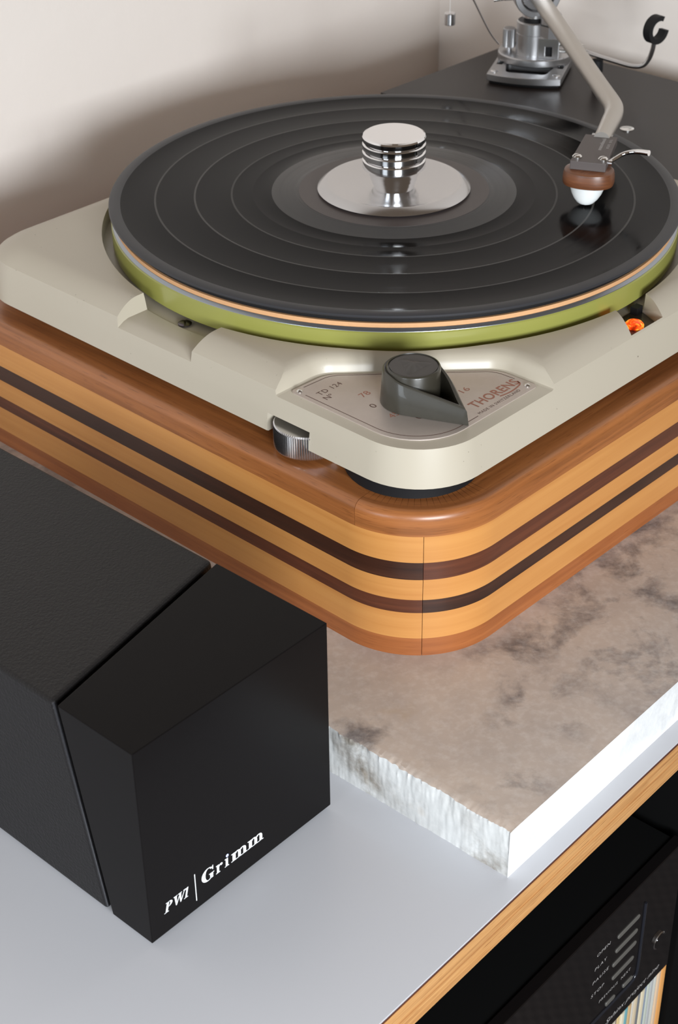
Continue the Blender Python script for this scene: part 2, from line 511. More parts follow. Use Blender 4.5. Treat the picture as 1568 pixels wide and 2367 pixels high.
for lx_ in (LX + 20, -60, RX - 60):
    for ly_ in (30, 410):
        obj('leg', MB().box(lx_, lx_ + 40, ly_, ly_ + 40, FLOOR, BB, T=TT), m_ply, cab, smooth=0)

# ---------------------------------------------------------------- marble slab
SLAB_T = -125.2
slab = MB()
sx0, sx1, sy0, sy1 = 0.5, 545, 8.4, 480
NX, NY, NZ = 110, 100, 12
rg = random.Random(3)
def hashn(a, b):
    v_ = math.sin(a * 12.9898 + b * 78.233) * 43758.5453
    return v_ - math.floor(v_)
def vn(a, b):
    i, j = math.floor(a), math.floor(b); fx, fy = a - i, b - j
    fx = fx * fx * (3 - 2 * fx); fy = fy * fy * (3 - 2 * fy)
    return ((hashn(i, j) * (1 - fx) + hashn(i + 1, j) * fx) * (1 - fy) + (hashn(i, j + 1) * (1 - fx) + hashn(i + 1, j + 1) * fx) * fy)
def rough_left(y, t):       # broken left edge: t 0 bottom .. 1 top
    n_ = vn(y * 0.07, 3.1) * 0.9 + vn(y * 0.33, 9.7 + t * 3) * 0.6 + vn(y * 1.1, t * 9) * 0.55 + vn(y * 2.6, 5 + t * 14) * 0.35
    return n_ * (0.45 + 0.55 * t ** 3) - 0.4 + 1.4 * max(0.0, vn(y * 0.25, 80) - 0.55) * t ** 4
def top_drop(y):
    return 0.25 + 1.1 * vn(y * 0.5, 40) * vn(y * 0.13, 50)
ys_ = [sy0 + (sy1 - sy0) * (k / 700) for k in range(701)]
# left rough face
rings_ = []
for q in range(NZ + 1):
    t_ = q / NZ
    z_ = TOP + (SLAB_T - TOP) * t_
    rings_.append([TT(sx0 + rough_left(y, t_) * (0.15 if k_ == 0 else 1), y, z_ - (top_drop(y) if q == NZ else 0)) for k_, y in enumerate(ys_)])
slab.rings(rings_, cap=False, closed=False, mi=2)
inner = [TT(sx0 + 5.0, y, SLAB_T) for y in ys_]
mid_ = [TT(sx0 + rough_left(y, 1) + 0.8 + 1.2 * vn(y * .6, 7), y, SLAB_T - 0.1) for y in ys_]
slab.rings([rings_[-1], mid_, inner], cap=False, closed=False, mi=0)
slab.add([inner[0], TT(sx1, sy0, SLAB_T), TT(sx1, sy1, SLAB_T), inner[-1]] + inner[1:-1][::-1],
         [tuple(range(len(inner) + 2))], 0)
slab.add([rings_[0][0], TT(sx1, sy0, TOP), TT(sx1, sy0, SLAB_T), inner[0], mid_[0]] + [r[0] for r in rings_[::-1][:-1]],
         [tuple(range(5 + NZ))], 1)
slab.add([TT(sx1, sy0, TOP), TT(sx1, sy1, TOP), TT(sx1, sy1, SLAB_T), TT(sx1, sy0, SLAB_T)], [(0, 1, 2, 3)], 1)
slab.add([TT(sx1, sy1, TOP), rings_[0][-1], rings_[-1][-1], inner[-1], TT(sx1, sy1, SLAB_T)], [(0, 1, 2, 3, 4)], 1)
slab.add([rings_[0][0]] + rings_[0][1:] + [TT(sx1, sy1, TOP), TT(sx1, sy0, TOP)], [tuple(range(len(ys_) + 2))[::-1]], 1)
slab_o = obj('marble_slab', slab, [m_marble, m_marble_side, m_marble_rough], smooth=30,
             label='thick grey veined marble slab with a chipped edge under the turntable', cat='slab')

# ================================================================== TURNTABLE
tt = empty('turntable', (40, -20, -125.2), 'cream vintage turntable on a striped wooden plinth with a long tonearm', 'turntable')

# ---- plinth: laminated layers, mitred at the corners
PX0, PX1, PY0, PY1, PR = -183.1, 292.0, -182.5, 196.0, 46.0
plinth = empty('plinth', (40, -20, -125.2), parent=tt)
def outline(n=20):
    """per-side polylines from corner middle to corner middle: front, right, back, left"""
    cs = ((PX0 + PR, PY0 + PR, PI), (PX1 - PR, PY0 + PR, 1.5 * PI), (PX1 - PR, PY1 - PR, 0.0), (PX0 + PR, PY1 - PR, 0.5 * PI))
    def arc(c, f0, f1):
        cx, cy, a0 = cs[c]; out = []
        for k in range(n + 1):
            a = a0 + 0.5 * PI * (f0 + (f1 - f0) * k / n)
            out.append(((cx + PR * math.cos(a), cy + PR * math.sin(a)), (math.cos(a), math.sin(a))))
        return out
    return cs, arc
cs, arc = outline()
def side_path(i, f_in, f_out):
    """side i from fraction f_in of its first corner to fraction f_out of the next corner"""
    return arc(i, f_in, 1.0) + arc((i + 1) % 4, 0.0, f_out)
def layer(name, z0, z1, mat, split=0.5, width=26.0, round_=0.0, inset=0.0, useed=0.0):
    if round_:
        prof = [(width, z0), (inset, z0), (inset, z1 - round_)]
        for k in range(1, 7):
            a = 0.5 * PI * k / 6
            prof.append((inset + round_ * (1 - math.cos(a)), z1 - round_ * (1 - math.sin(a))))
        prof += [(width, z1)]
    else:
        prof = [(width, z0), (inset, z0), (inset, z1), (width, z1)]
    for i in range(4):
        f0 = split if i == 0 else 0.5
        f1 = split if i == 3 else 0.5
        path = side_path(i, f0 + 0.0016, f1 - 0.0016)
        mb = MB(); rings = []; us = []; u = 0.0; last = None
        for (p, n_) in path:
            if last is not None: u += math.hypot(p[0] - last[0], p[1] - last[1])
            last = p; us.append(u)
            rings.append([(p[0] - n_[0] * d, p[1] - n_[1] * d, z) for d, z in prof])
        vv = [0.0]
        for k in range(1, len(prof)): vv.append(vv[-1] + math.hypot(prof[k][0] - prof[k - 1][0], prof[k][1] - prof[k - 1][1]))
        nP = len(prof)
        V = [q for r in rings for q in r]; F = []; U = []
        so = useed + i * 0.731
        for a in range(len(rings) - 1):
            for b in range(nP):
                c = (b + 1) % nP
                F.append((a * nP + b, (a + 1) * nP + b, (a + 1) * nP + c, a * nP + c))
                vb = vv[b]; vc = vv[c] if c else vv[-1] + width
                U.append([((us[a]) * MM + so, vb * MM + so), (us[a + 1] * MM + so, vb * MM + so), (us[a + 1] * MM + so, vc * MM + so), (us[a] * MM + so, vc * MM + so)])
        F.append(tuple(range(nP))); U.append([(so, v_ * MM) for v_ in vv])
        F.append(tuple(range(len(V) - nP, len(V)))[::-1]); U.append([(so, v_ * MM) for v_ in vv[::-1]])
        mb.add(V, F, 0, U)
        obj(name, mb, mat[i] if isinstance(mat, list) else mat, plinth, smooth=30)
LV = [-61.0, -74.5, -83.6, -94.4, -101.5, -115.6, -125.2]
layer('top_rail', LV[0], -49.2, m_top, split=0.06, width=60, round_=4.2, useed=0.0)
layer('maple_band', LV[1], LV[0], m_maple, useed=0.2)
layer('dark_inlay', LV[2], LV[1], [m_dark2, m_dark, m_dark2, m_dark], inset=0.06, useed=0.4)
layer('maple_band', LV[3], LV[2], m_maple, useed=0.6)
layer('reddish_inlay', LV[4], LV[3], [m_dark, m_dark2, m_dark, m_dark2], inset=0.06, useed=0.8)
layer('maple_band', LV[5], LV[4], m_maple, useed=1.1)
layer('base_rail', LV[6], LV[5], m_bottom, useed=1.4)
obj('deck_board', MB().box(PX0 + 55, PX1 - 55, PY0 + 55, PY1 - 55, -66, -58), m_void, plinth, smooth=0)

# ---- mounting pads between plinth and chassis
for (x, y) in ((-142, -138), (250, -138), (250, 90), (-118, 90)):
    obj('mounting_pad', MB().lathe([(29, -49.2), (30.5, -48.4), (30.5, -43), (29.5, -42)], x, y, 40), m_black, tt)

# ---- chassis
CX0, CX1, CY0, CY1, CR = -174.6, 286.0, -174.2, 146.0, 34.0
prof = [(1.2, -42.0), (0.0, -41.2), (1.4, -31.0), (3.2, -20.6)]
for k in range(1, 9):
    q = k / 8
    prof.append((3.2 + 14.5 * q, -15 - 5.6 * (1 - q) ** 1.9))
def crings(prof):
    R = []
    for d, z in prof:
        R.append([(x, y, z) for x, y in rrect(CX0 + d, CX1 - d, CY0 + d, CY1 - d, CR - d * 0.8, 14)])
    return R
chassis = obj('chassis', MB().rings(crings(prof)), m_cream, None)
cut = []
cut.append(obj('cut', MB().lathe([(155.3, -23.6), (155.3, 10)], 0, 0, 160), m_cream))
# notch on the left side: floor, then bevel down to the flank
pn = [(-100, -23), (-165.5, -23), (-168.5, -23.8), (-172.6, -26.0), (-200, -40.5), (-200, 5), (-100, 5)]
mb = MB()
for y, sgn in ((-27.2, -1), (25.2, 1)): pass
mb.rings([[(x, -27.2 - max(0, (z + 23)) * 0.10, z) for x, z in pn], [(x, 25.0 + max(0, (z + 23)) * 0.28, z) for x, z in pn]])
cut.append(obj('cut', mb, m_cream))
# strobe notch on the front
cut.append(obj('cut', MB().rings([[(-23.0, -169.6, -25), (1.8, -169.6, -25), (9.5, -153, -25), (9.5, -120, -25), (-13.2, -120, -25), (-13.2, -153, -25)],
                                  [(-24.2, -170.6, -13), (3.0, -170.6, -13), (10.6, -153, -13), (10.6, -120, -13), (-14.2, -120, -13), (-14.2, -153, -13)]]), m_cream))
# knob corner recess
rec = [(-230, -83.3, 0), (-144, -83.8, 15), (-85.6, -142.2, 15), (-85.0, -230, 0), (-230, -230, 0)]
def grow(d):
    return rpoly([(-230, -83.3 + d, 0), (-144 + 0.42 * d, -83.8 + d, 15 + d * 0.6), (-85.6 + d, -142.2 + 0.42 * d, 15 + d * 0.6), (-85.0 + d, -230, 0), (-230, -230, 0)], 10)
mb = MB().rings([[(x, y, z) for x, y in grow(d)] for d, z in ((-0.6, -23.2), (0.5, -22.6), (1.2, -20), (2.6, -17.4), (4.2, -16.1), (6.5, -15.35), (10.0, -14.9), (12, -10))])
cut.append(obj('cut', mb, m_cream))
# thumbwheel slot, armboard seat
cut.append(obj('cut', MB().box(-190, -150, -105.3, -79.0, -60, -32.6), m_cream))
cut.append(obj('cut', MB().box(141.5, 320, -200, 200, -21, 0), m_cream))
boolean(chassis, cut)
shade(chassis, 32)
bevel(chassis, 1.1, 3, 36)
attach(chassis, tt)

# flank screw in the notch
def screw(name, x, y, z, r, parent, mat, h=0.9, ang=0.4, slot=True, T=None):
    o = obj(name, MB().lathe([(r, z), (r, z + h * 0.45), (r * 0.72, z + h * 0.9), (r * 0.25, z + h)], x, y, 28, T=T), mat, None)
    if slot:
        c, s_ = math.cos(ang), math.sin(ang)
        tr = (lambda a, b, q: T(x + a * c - b * s_, y + a * s_ + b * c, q)) if T else (lambda a, b, q: (x + a * c - b * s_, y + a * s_ + b * c, q))
        k = obj('cut', MB().box(-r * 1.3, r * 1.3, -r * 0.16, r * 0.16, z + h * 0.35, z + h * 2, T=tr), mat)
        boolean(o, [k]); shade(o, 30)
    return attach(o, parent)
screw('chassis_screw', -151.5, -0.5, -23, 3.4, tt, m_darkscrew, 1.2, 0.9)

# ---- badge with lettering
bz = -22.75
badge_poly = rpoly([(-165.2, -85.3, 2.5), (-166.3, -164.2, 27), (-86.8, -164.2, 2.5), (-87.4, -142.0, 13), (-143.2, -86.4, 13)], 10)
badge = obj('badge_plate', MB().prism(badge_poly, -23.3, bz), m_badge, tt, smooth=20)
def path_line(pts, w, z, mat, name='border_line', parent=badge):
    mb = MB()
    for i in range(len(pts) - 1):
        a, b = Vector(pts[i]), Vector(pts[i + 1]); d = (b - a)
        if d.length < 1e-4: continue
        n_ = Vector((-d.y, d.x)).normalized() * w / 2
        mb.add([(a.x - n_.x, a.y - n_.y, z), (b.x - n_.x, b.y - n_.y, z), (b.x + n_.x, b.y + n_.y, z), (a.x + n_.x, a.y + n_.y, z)], [(0, 1, 2, 3)])
    return obj(name, mb, mat, parent, smooth=0)
zt = bz + 0.04
ins = rpoly([(-163.0, -93.0, 0), (-163.6, -161.6, 25.5), (-126.0, -161.6, 0)], 14)
path_line(ins, 0.35, zt, m_print)
ins2 = rpoly([(-158.5, -87.4, 0), (-142.4, -88.6, 12), (-89.6, -141.4, 12), (-89.0, -152.5, 0)], 12)
path_line(ins2, 0.35, zt, m_print)
EX, EY = (1, 0, 0), (0, 1, 0)
obj('lettering', text_mb('TD 124', (-158.9, -98.2, zt), EX, EY, 14.6, 3.0, space=1.1), m_print, badge, smooth=0)
obj('lettering', text_mb('Nº', (-159.7, -103.2, zt), EX, EY, 5.0, 3.2), m_print, badge, smooth=0)
obj('lettering', text_mb('78', (-147.4, -113.6, zt), EX, EY, 5.4, 3.6), m_print_r, badge, smooth=0)
obj('lettering', text_mb('0', (-151.3, -123.4, zt), EX, EY, 2.6, 3.5), m_print, badge, smooth=0)
obj('lettering', text_mb('45', (-152.4, -135.4, zt), EX, EY, 5.2, 3.5), m_print_r, badge, smooth=0)
obj('lettering', text_mb('0', (-145.3, -144.6, zt), EX, EY, 2.6, 3.5), m_print, badge, smooth=0)
obj('lettering', text_mb('16', (-114.6, -144.0, zt), EX, EY, 5.0, 3.4), m_print_r, badge, smooth=0)
obj('lettering', text_mb('THORENS', (-121.6, -156.6, zt), EX, EY, 31.6, 5.2, bold=0.018, space=1.05), m_print_r, badge, smooth=0)
sw = [(-106 + 14.2 * k / 10, -157.6 - 1.0 * math.sin(PI * k / 10)) for k in range(11)] + [(-90.4, -156.6), (-89.8, -154.6)]
path_line(sw, 0.8, zt, m_print_r, 'lettering_swash')
obj('lettering', text_mb('MADE IN SWITZERLAND', (-124.2, -161.3, zt), EX, EY, 28.6, 1.7, space=1.15), m_print, badge, smooth=0)
for (x, y) in ((-162.4, -88.6), (-90.2, -160.6)):
    obj('rivet', MB().lathe([(1.5, bz), (1.5, bz + 0.3), (0.9, bz + 0.9), (0.3, bz + 1.05)], x, y, 20), m_screw, badge)

# ---- speed knob: teardrop shell, inner drum and cap
KX, KY, KB, KT = -134.2, -131.2, -22.6, -5.2
knob = empty('speed_knob', (KX, KY, KB), parent=tt)
Rk, Ltip, halfw = 13.6, 31.5, 1.0
tipdir = math.radians(268)
def tear(R, L, n=72):
    pts = []
    al = math.acos(R / L)                       # tangent angle from tip direction
    a0, a1 = tipdir + al, tipdir + 2 * PI - al
    for k in range(n + 1):
        a = a0 + (a1 - a0) * k / n
        pts.append((KX + R * math.cos(a), KY + R * math.sin(a)))
    tip = (KX + L * math.cos(tipdir), KY + L * math.sin(tipdir))
    e, s0 = pts[-1], pts[0]
    m = 14
    lx_, ly_ = -math.sin(tipdir), math.cos(tipdir)
    def bul(p, q, u, sg):
        w_ = sg * 1.9 * math.sin(PI * u) * u if sg > 0 else sg * 1.9 * math.sin(PI * u) * (1 - u)
        return (p[0] + (q[0] - p[0]) * u + lx_ * w_, p[1] + (q[1] - p[1]) * u + ly_ * w_)
    sg = 1 if (e[0] - KX) * lx_ + (e[1] - KY) * ly_ > 0 else -1
    for k in range(1, m): pts.append(bul(e, tip, k / m, sg) if sg > 0 else (e[0] + (tip[0] - e[0]) * k / m, e[1] + (tip[1] - e[1]) * k / m))
    pts.append(tip)
    for k in range(1, m): pts.append(bul(tip, s0, k / m, -sg) if sg < 0 else (tip[0] + (s0[0] - tip[0]) * k / m, tip[1] + (s0[1] - tip[1]) * k / m))
    return pts
def rimz(x, y):
    d = (x - KX) * math.cos(tipdir) + (y - KY) * math.sin(tipdir)
    if d < -2: return KT - 1.2
    return KT - 1.2 - (d + 2) / (Ltip + 2) * 9.0
outer = tear(Rk, Ltip); inn = tear(Rk - 1.7, Ltip - 4.5); outb = tear(Rk + 1.0, Ltip + 1.3)
ringsK = [[(x, y, KB) for x, y in inn], [(x, y, KB) for x, y in outb]]
ringsK.append([(x, y, rimz(x, y) - 0.8) for x, y in outer])
mid = tear(Rk - 0.7, Ltip - 1.6)
ringsK.append([(x, y, rimz(x, y)) for x, y in mid])
ringsK.append([(x, y, rimz(x, y) - 0.4) for x, y in inn])
ringsK.append([(x, y, KB) for x, y in inn])
obj('pointer_shell', MB().rings(ringsK, cap=False), m_knob, knob, smooth=45)
obj('knob_drum', MB().lathe([(12.0, KB), (12.0, KT - 1.0), (11.7, KT - 0.4), (11.2, KT - 0.1), (11.0, KT - 0.9), (0.5, KT - 0.9)], KX, KY, 64), m_knob, knob)
capm = MB().lathe([(10.6, KT - 1.0), (10.6, KT - 0.5), (0.4, KT - 0.5)], KX, KY, 56)
capo = obj('knob_cap', capm, m_knobcap, knob)
star = MB(); N = 60; rs = []
for q, (f_, z_) in enumerate(((1.0, KT - 0.5), (0.8, KT - 0.1), (0.45, KT + 0.55), (0.12, KT + 0.8))):
    ring = []
    for i in range(N):
        a = 2 * PI * i / N
        r_ = (4.4 + 4.2 * max(0, math.cos(1.5 * (((a - math.radians(88)) + PI) % (2 * PI / 3) - PI / 3))) ** 6) * f_
        ring.append((KX + r_ * math.cos(a), KY + r_ * math.sin(a), z_))
    rs.append(ring)
star.rings(rs)
obj('raised_star', star, m_knobcap, capo, smooth=50)

# ---- fine speed thumbwheel
obj('pitch_thumbwheel', MB().lathe([(14.6, -47.2), (15.7, -46.8), (15.9, -46.2), (15.9, -35.8), (15.2, -35.1), (3, -35.1)], -163.2, -94.4, 180, knurl=-0.45, kn=(1, 2, 3)), m_alu_l, tt, smooth=20)

# ---- strobe window with amber lamp
strobe = empty('strobe_window', (-3, -155, -26), parent=tt)
obj('strobe_floor', MB().prism([(-22.4, -169.2), (1.6, -169.2), (9.2, -153), (9.2, -150.6), (-13, -150.6), (-13, -153)], -26.5, -24.6), plain('dark_mirror', (0.10, 0.085, 0.075, 1), 0.25, 0.6), strobe, smooth=0)
obj('prism_lamp', MB().lathe([(4.6, -24.6), (4.6, -23.6), (3.6, -22.4), (1.6, -21.6), (0.3, -21.4)], -6.6, -160.4, 32), m_amber, strobe)
obj('lamp_bracket', MB().box(3.0, 8.0, -155.0, -151.2, -24.6, -20.8), m_black, strobe, smooth=0)

# ---- platter
platter = empty('platter', (0, 0, -23.4), parent=tt)
obj('green_rim', MB().lathe([(60, -22.8), (140, -22.8), (140, -20.8), (149.0, -20.8), (149.9, -20.2), (149.9, -9.6), (149.4, -9.0), (60, -9.0)], 0, 0, 192), m_green, platter)
obj('bare_metal_edge', MB().lathe([(149.35, -9.0), (149.3, -8.8), (147.8, -7.6), (60, -7.6), (60, -9.0)], 0, 0, 192, cap=False), m_rim_m, platter)
obj('bearing_hub', MB().lathe([(58, -23.4), (58, -7.7), (40, -7.7)], 0, 0, 64), m_alu, platter)
obj('spindle', MB().lathe([(3.6, -7.8), (3.6, 3.5), (2.4, 5.2), (0.5, 5.8)], 0, 0, 24), m_chrome, platter)

# ---- armboard
hole = 157.0
pts = [(142.0, -176.0), (284.2, -176.0), (284.2, 138.0), (142.0, 138.0)]
ya = math.sqrt(hole ** 2 - 142.0 ** 2)
arcp = [(hole * math.cos(a), hole * math.sin(a)) for a in [math.asin(ya / hole) * (1 - 2 * k / 24) for k in range(25)]]
armboard = obj('armboard', MB().prism(pts + arcp, -21, -15.6), m_board, tt, smooth=20)
bevel(armboard, 0.5, 2, 50)
screw('board_screw', 190.8, -17.3, -15.6, 4.2, armboard, m_screw, 1.0, 2.2)
screw('board_screw', 233.5, -150.0, -15.6, 4.2, armboard, m_screw, 1.0, 1.2)

# ================================================================== TONEARM
arm = empty('tonearm', (232, 88, -15.6), parent=tt)
dx, dy = 0.89, 0.456
def TA(x, y, z): return (232 + x * dx - y * dy, 88 + x * dy + y * dx, z)
AZB = -15.6
fr = [(-23 - 4.2 * (1 - (k / 10) ** 2), 24 * k / 10) for k in range(10, -11, -1)]
poly = fr + [(25.5, -24), (25.5, 24)]
obj('base_gasket', MB().prism([(x * 0.93, y * 0.93) for x, y in poly], AZB, AZB + 1.8, T=TA), m_black, arm, smooth=30)
PB, PT = AZB + 1.8, AZB + 6.2
basep = obj('base_plate', MB().prism(poly, PB, PT, T=TA), m_alu, None, smooth=30)
kid = rpoly([(-16.0, -13, 3), (-16.0, 13, 3), (0, 16, 3), (0, -16, 3)], 6)
kid = [(x - 2.6 * max(0, 1 - (y / 14) ** 2) * (1 if x < -8 else 0), y) for x, y in kid]
cuts = [obj('cut', MB().prism(kid, AZB - 3, AZB + 12, T=TA), m_alu),
        obj('cut', MB().box(-2.5, 5, 18.0, 21.8, AZB - 3, AZB + 12, T=TA), m_alu),
        obj('cut', MB().box(-2.5, 5, -21.8, -18.0, AZB - 3, AZB + 12, T=TA), m_alu)]
boolean(basep, cuts); shade(basep, 30); bevel(basep, 0.6, 2, 40); attach(basep, arm)
for s_ in (-1, 1):
    screw('base_screw', -17.5, 20.2 * s_, PT, 2.5, arm, m_alu_l, 0.7, 0.3, False, T=TA)
disc = [(14 + 20.5 * math.cos(a), 24.0 * math.sin(a)) for a in [PI * 0.5 + PI * k / 30 for k in range(31)]] + [(25, -24), (25, 24)]
sp = obj('slide_plate', MB().prism(disc, PT, PT + 5.2, T=TA), m_alu, arm, smooth=30); bevel(sp, 0.7, 2, 40)
ZS = PT + 5.2          # -4.2
obj('pillar', MB().lathe([(10.8, ZS), (10.8, ZS + 13.2), (10.4, ZS + 13.5), (10.8, ZS + 13.8), (10.8, ZS + 20.6), (10.0, ZS + 21.3), (2, ZS + 21.3)], 10.5, 1, 56, T=TA), m_alu, arm)
obj('bearing_collar', MB().lathe([(6.0, ZS + 21.3), (6.0, ZS + 23.6), (7.6, ZS + 23.8), (7.6, ZS + 25.6), (6.8, ZS + 26.2), (2, ZS + 26.2)], 10.5, 1, 48, T=TA), m_alu_l, arm)
obj('collar_seal', MB().lathe([(6.4, ZS + 21.3), (6.4, ZS + 23.4)], 10.5, 1, 48, T=TA), m_black, arm)
# knurled clamp screw, left
obj('knurled_screw', MB().lathe([(2.0, ZS), (2.0, ZS + 1.6), (4.1, ZS + 2.0), (4.3, ZS + 2.6), (4.3, ZS + 13.6), (3.7, ZS + 14.2), (0.6, ZS + 14.2)], 13.0, 17.0, 40, T=TA, knurl=-0.5, kn=(3, 4)), m_alu, arm, smooth=18)
# cueing lift block, right: slotted body, hexagonal nut, round cap
blk = obj('lift_block', MB().box(-0.5, 13, -18.2, -4.6, ZS, ZS + 13.0, T=TA), m_alu_l, None, smooth=0)
boolean(blk, [obj('cut', MB().box(-5, 4.5, -13.8, -9.4, ZS + 1.5, ZS + 7.5, T=TA), m_alu)])
bevel(blk, 0.4, 2, 40); attach(blk, arm)
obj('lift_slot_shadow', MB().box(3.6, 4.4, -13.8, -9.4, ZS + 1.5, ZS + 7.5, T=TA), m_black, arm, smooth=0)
obj('lift_nut', MB().lathe([(7.6, ZS + 13.0), (7.6, ZS + 20.5)], 5.5, -11.0, 6, T=TA), m_alu, arm, smooth=20)
obj('lift_cap', MB().lathe([(6.8, ZS + 21.4), (6.8, ZS + 27.0), (6.3, ZS + 27.6), (1, ZS + 27.6)], 5.5, -11.0, 40, T=TA), m_alu, arm)
obj('lift_cap_shaft', MB().lathe([(5.6, ZS + 20.4), (5.6, ZS + 21.6)], 5.5, -11.0, 32, T=TA), m_black, arm)
obj('cue_lever', MB().tube([TA(3, -17, ZS + 9), TA(3.5, -24, ZS + 9.4), TA(4.5, -33, ZS + 8.2)], [1.7, 1.5, 1.3]), m_screw, arm)
obj('lever_pin', MB().tube([TA(6, -17, ZS + 3.5), TA(6, -24, ZS + 3.8), TA(6, -31, ZS + 3.8)], 1.1), m_screw, arm)
obj('lever_peg', MB().lathe([(1.4, ZS + 8), (1.4, ZS + 13.5), (0.4, ZS + 14)], 9, -19.5, 16, T=TA), m_screw, arm)
# gimbal ring and pivots
P0 = Vector((128, -47, 23.6)); P1 = Vector((241, 92.5, 33.4))
ad = (P1 - P0).normalized(); sd = ad.cross(Vector((0, 0, 1))).normalized(); ud = sd.cross(ad).normalized()
GC = Vector((239.0, 91.2, 35.5))
def ring_part(R0, R1, w, a0=0, a1=2 * PI, n=56, ctr=GC, A=ad, S_=sd, U_=ud):
    mb = MB(); rs = []
    for k in range(n + (0 if a1 - a0 >= 2 * PI - 1e-6 else 1)):
        a = a0 + (a1 - a0) * k / n
        e = S_ * math.cos(a) + U_ * math.sin(a)
        rs.append([tuple(ctr + e * r + A * q) for r, q in ((R0, -w), (R1, -w), (R1, w), (R0, w))])
    full = a1 - a0 >= 2 * PI - 1e-6
    if full: rs.append(rs[0])
    return mb.rings(rs, cap=not full)
gr = obj('gimbal_ring', ring_part(11.0, 15.2, 5.0), m_alu, arm); bevel(gr, 0.5, 2, 40)
obj('inner_yoke', ring_part(5.6, 10.2, 3.6), m_alu_l, arm)
obj('gimbal_neck', MB().lathe([(5.6, ZS + 26.2), (5.0, ZS + 28.0), (6.5, 27.0)], 10.5, 1, 32, T=TA), m_alu, arm)
for s_ in (-1, 1):
    obj('pivot_housing', MB().tube([GC + sd * 15 * s_, GC + sd * 21 * s_], 4.2, 24, sub=1), m_alu_l, arm)
    obj('pivot_screw', MB().tube([GC + sd * 21 * s_ + ud * -3, GC + sd * 28 * s_ + ud * -3.4], [1.2, 1.5], 12, sub=1), m_screw, arm)
# arm tube and counterweight stub
path = [(243, 95, 33.6), (215, 60.4, 31.2), (180, 17.2, 28.1), (150, -19.8, 25.5), (137, -35.8, 24.4), (129.5, -45, 23.8), (123.5, -51.6, 23.3), (116, -56.8, 22.8), (107, -61.2, 22.2), (95, -66.8, 21.6), (84, -71.9, 21.0)]
obj('arm_tube', MB().tube(path, [5.4, 5.3, 5.0, 5.0, 5.1, 5.2, 5.2, 5.1, 5.0, 4.6, 4.4], 28), m_tube, arm, smooth=50)
B0 = Vector((246, 99, 34.2))
obj('rear_stub', MB().tube([B0, B0 + ad * 46], 4.0, 24, sub=1), m_alu, arm)
obj('counterweight', MB().tube([B0 + ad * 16, B0 + ad * 17, B0 + ad * 43, B0 + ad * 44], [14, 15, 15, 14], 48, sub=1), m_alu, arm)

# headshell
HF = Vector((50.3, -87.6, 0)); hd = Vector((0.901, 0.433, 0)); hs = Vector((0.433, -0.901, 0))
def TH(a, b, z): # a back along headshell, b to the finger-lift side
    p = HF + hd * a + hs * b; return (p.x, p.y, z)
HZ = 22.4
shell = obj('headshell', MB().prism([(0, -9.2), (0, 9.2), (40, 8.6), (40, -8.6)], HZ - 4.6, HZ, T=TH), m_shell, arm, smooth=0); bevel(shell, 0.35, 2, 40)
obj('tube_clamp', MB().box(34, 44, -5.5, 5.5, HZ - 5.5, HZ - 0.6, T=TH), m_alu, arm, smooth=0)
# tiny print along the shell: two rows of marks as on the plate
marks = MB(); q_ = random.Random(5); a_ = 36.0
for ch in range(11):
    w_ = 1.25; hh_ = 1.5 if ch not in (0, 4) else 2.2
    marks.box(a_ - w_, a_ - w_ + 0.35, 3.4 - hh_, 3.4, HZ + 0.005, HZ + 0.03, T=TH)
    marks.box(a_ - w_ + 0.75, a_ - w_ + 1.05, 3.4 - 1.5, 3.4, HZ + 0.005, HZ + 0.03, T=TH)
    marks.box(a_ - w_, a_ - w_ + 1.0, 3.15 if ch % 2 else 2.0, 3.4 if ch % 2 else 2.25, HZ + 0.005, HZ + 0.03, T=TH)
    a_ -= 1.6
a_ = 35.0
for ch in range(8):
    if ch not in (3,):
        marks.box(a_ - 1.0, a_ - 0.6, 5.4, 6.8, HZ + 0.005, HZ + 0.03, T=TH)
        marks.box(a_ - 1.0, a_ - 0.1, 5.4 if ch % 2 else 6.5, 5.7 if ch % 2 else 6.8, HZ + 0.005, HZ + 0.03, T=TH)
    a_ -= 1.7
obj('headshell_print', marks, m_print_s, arm, smooth=0)
for b_ in (-6.6, 6.8):
    screw('cartridge_screw', 5.2, b_, HZ, 2.5, arm, m_screw, 1.7, 0.7, True, T=TH)
obj('finger_lift', MB().tube([TH(13, 9.0, HZ - 3.6), TH(15.5, 11.5, HZ - 2.6), TH(18.5, 15.5, HZ - 0.6), TH(18.8, 21.5, HZ + 1.0), TH(16.2, 28.5, HZ + 1.9)], [1.2, 1.1, 1.1, 1.25, 1.5]), m_chrome, arm)
obj('lift_screw', MB().tube([TH(8.5, 9.0, HZ - 2.4), TH(8.5, 11.2, HZ - 2.4)], [1.5, 1.7], 16, sub=1), m_chrome, arm)
# cartridge: walnut collar, white stone body, cantilever
CC = (4.2, 0.3)
rw = MB(); rings_c = []; n = 56
for f_, z_ in ((0.84, HZ - 4.6), (0.95, HZ - 5.4), (0.985, HZ - 7.0), (1.0, HZ - 9.4), (1.0, HZ - 11.4), (0.97, HZ - 12.5), (0.90, HZ - 12.9)):
    rings_c.append([TH(CC[0] + 10.6 * f_ * math.copysign(abs(math.cos(2 * PI * k / n)) ** 0.85, math.cos(2 * PI * k / n)), CC[1] + 13.3 * f_ * math.copysign(abs(math.sin(2 * PI * k / n)) ** 0.85, math.sin(2 * PI * k / n)), z_) for k in range(n)])
V = [p for r in rings_c for p in r]; F = []; U = []
for a in range(len(rings_c) - 1):
    for b in range(n):
        c = (b + 1) % n
        F.append((a * n + b, a * n + c, (a + 1) * n + c, (a + 1) * n + b))
        U.append([(b * .0014, a * .002), ((b + 1) * .0014, a * .002), ((b + 1) * .0014, (a + 1) * .002), (b * .0014, (a + 1) * .002)])
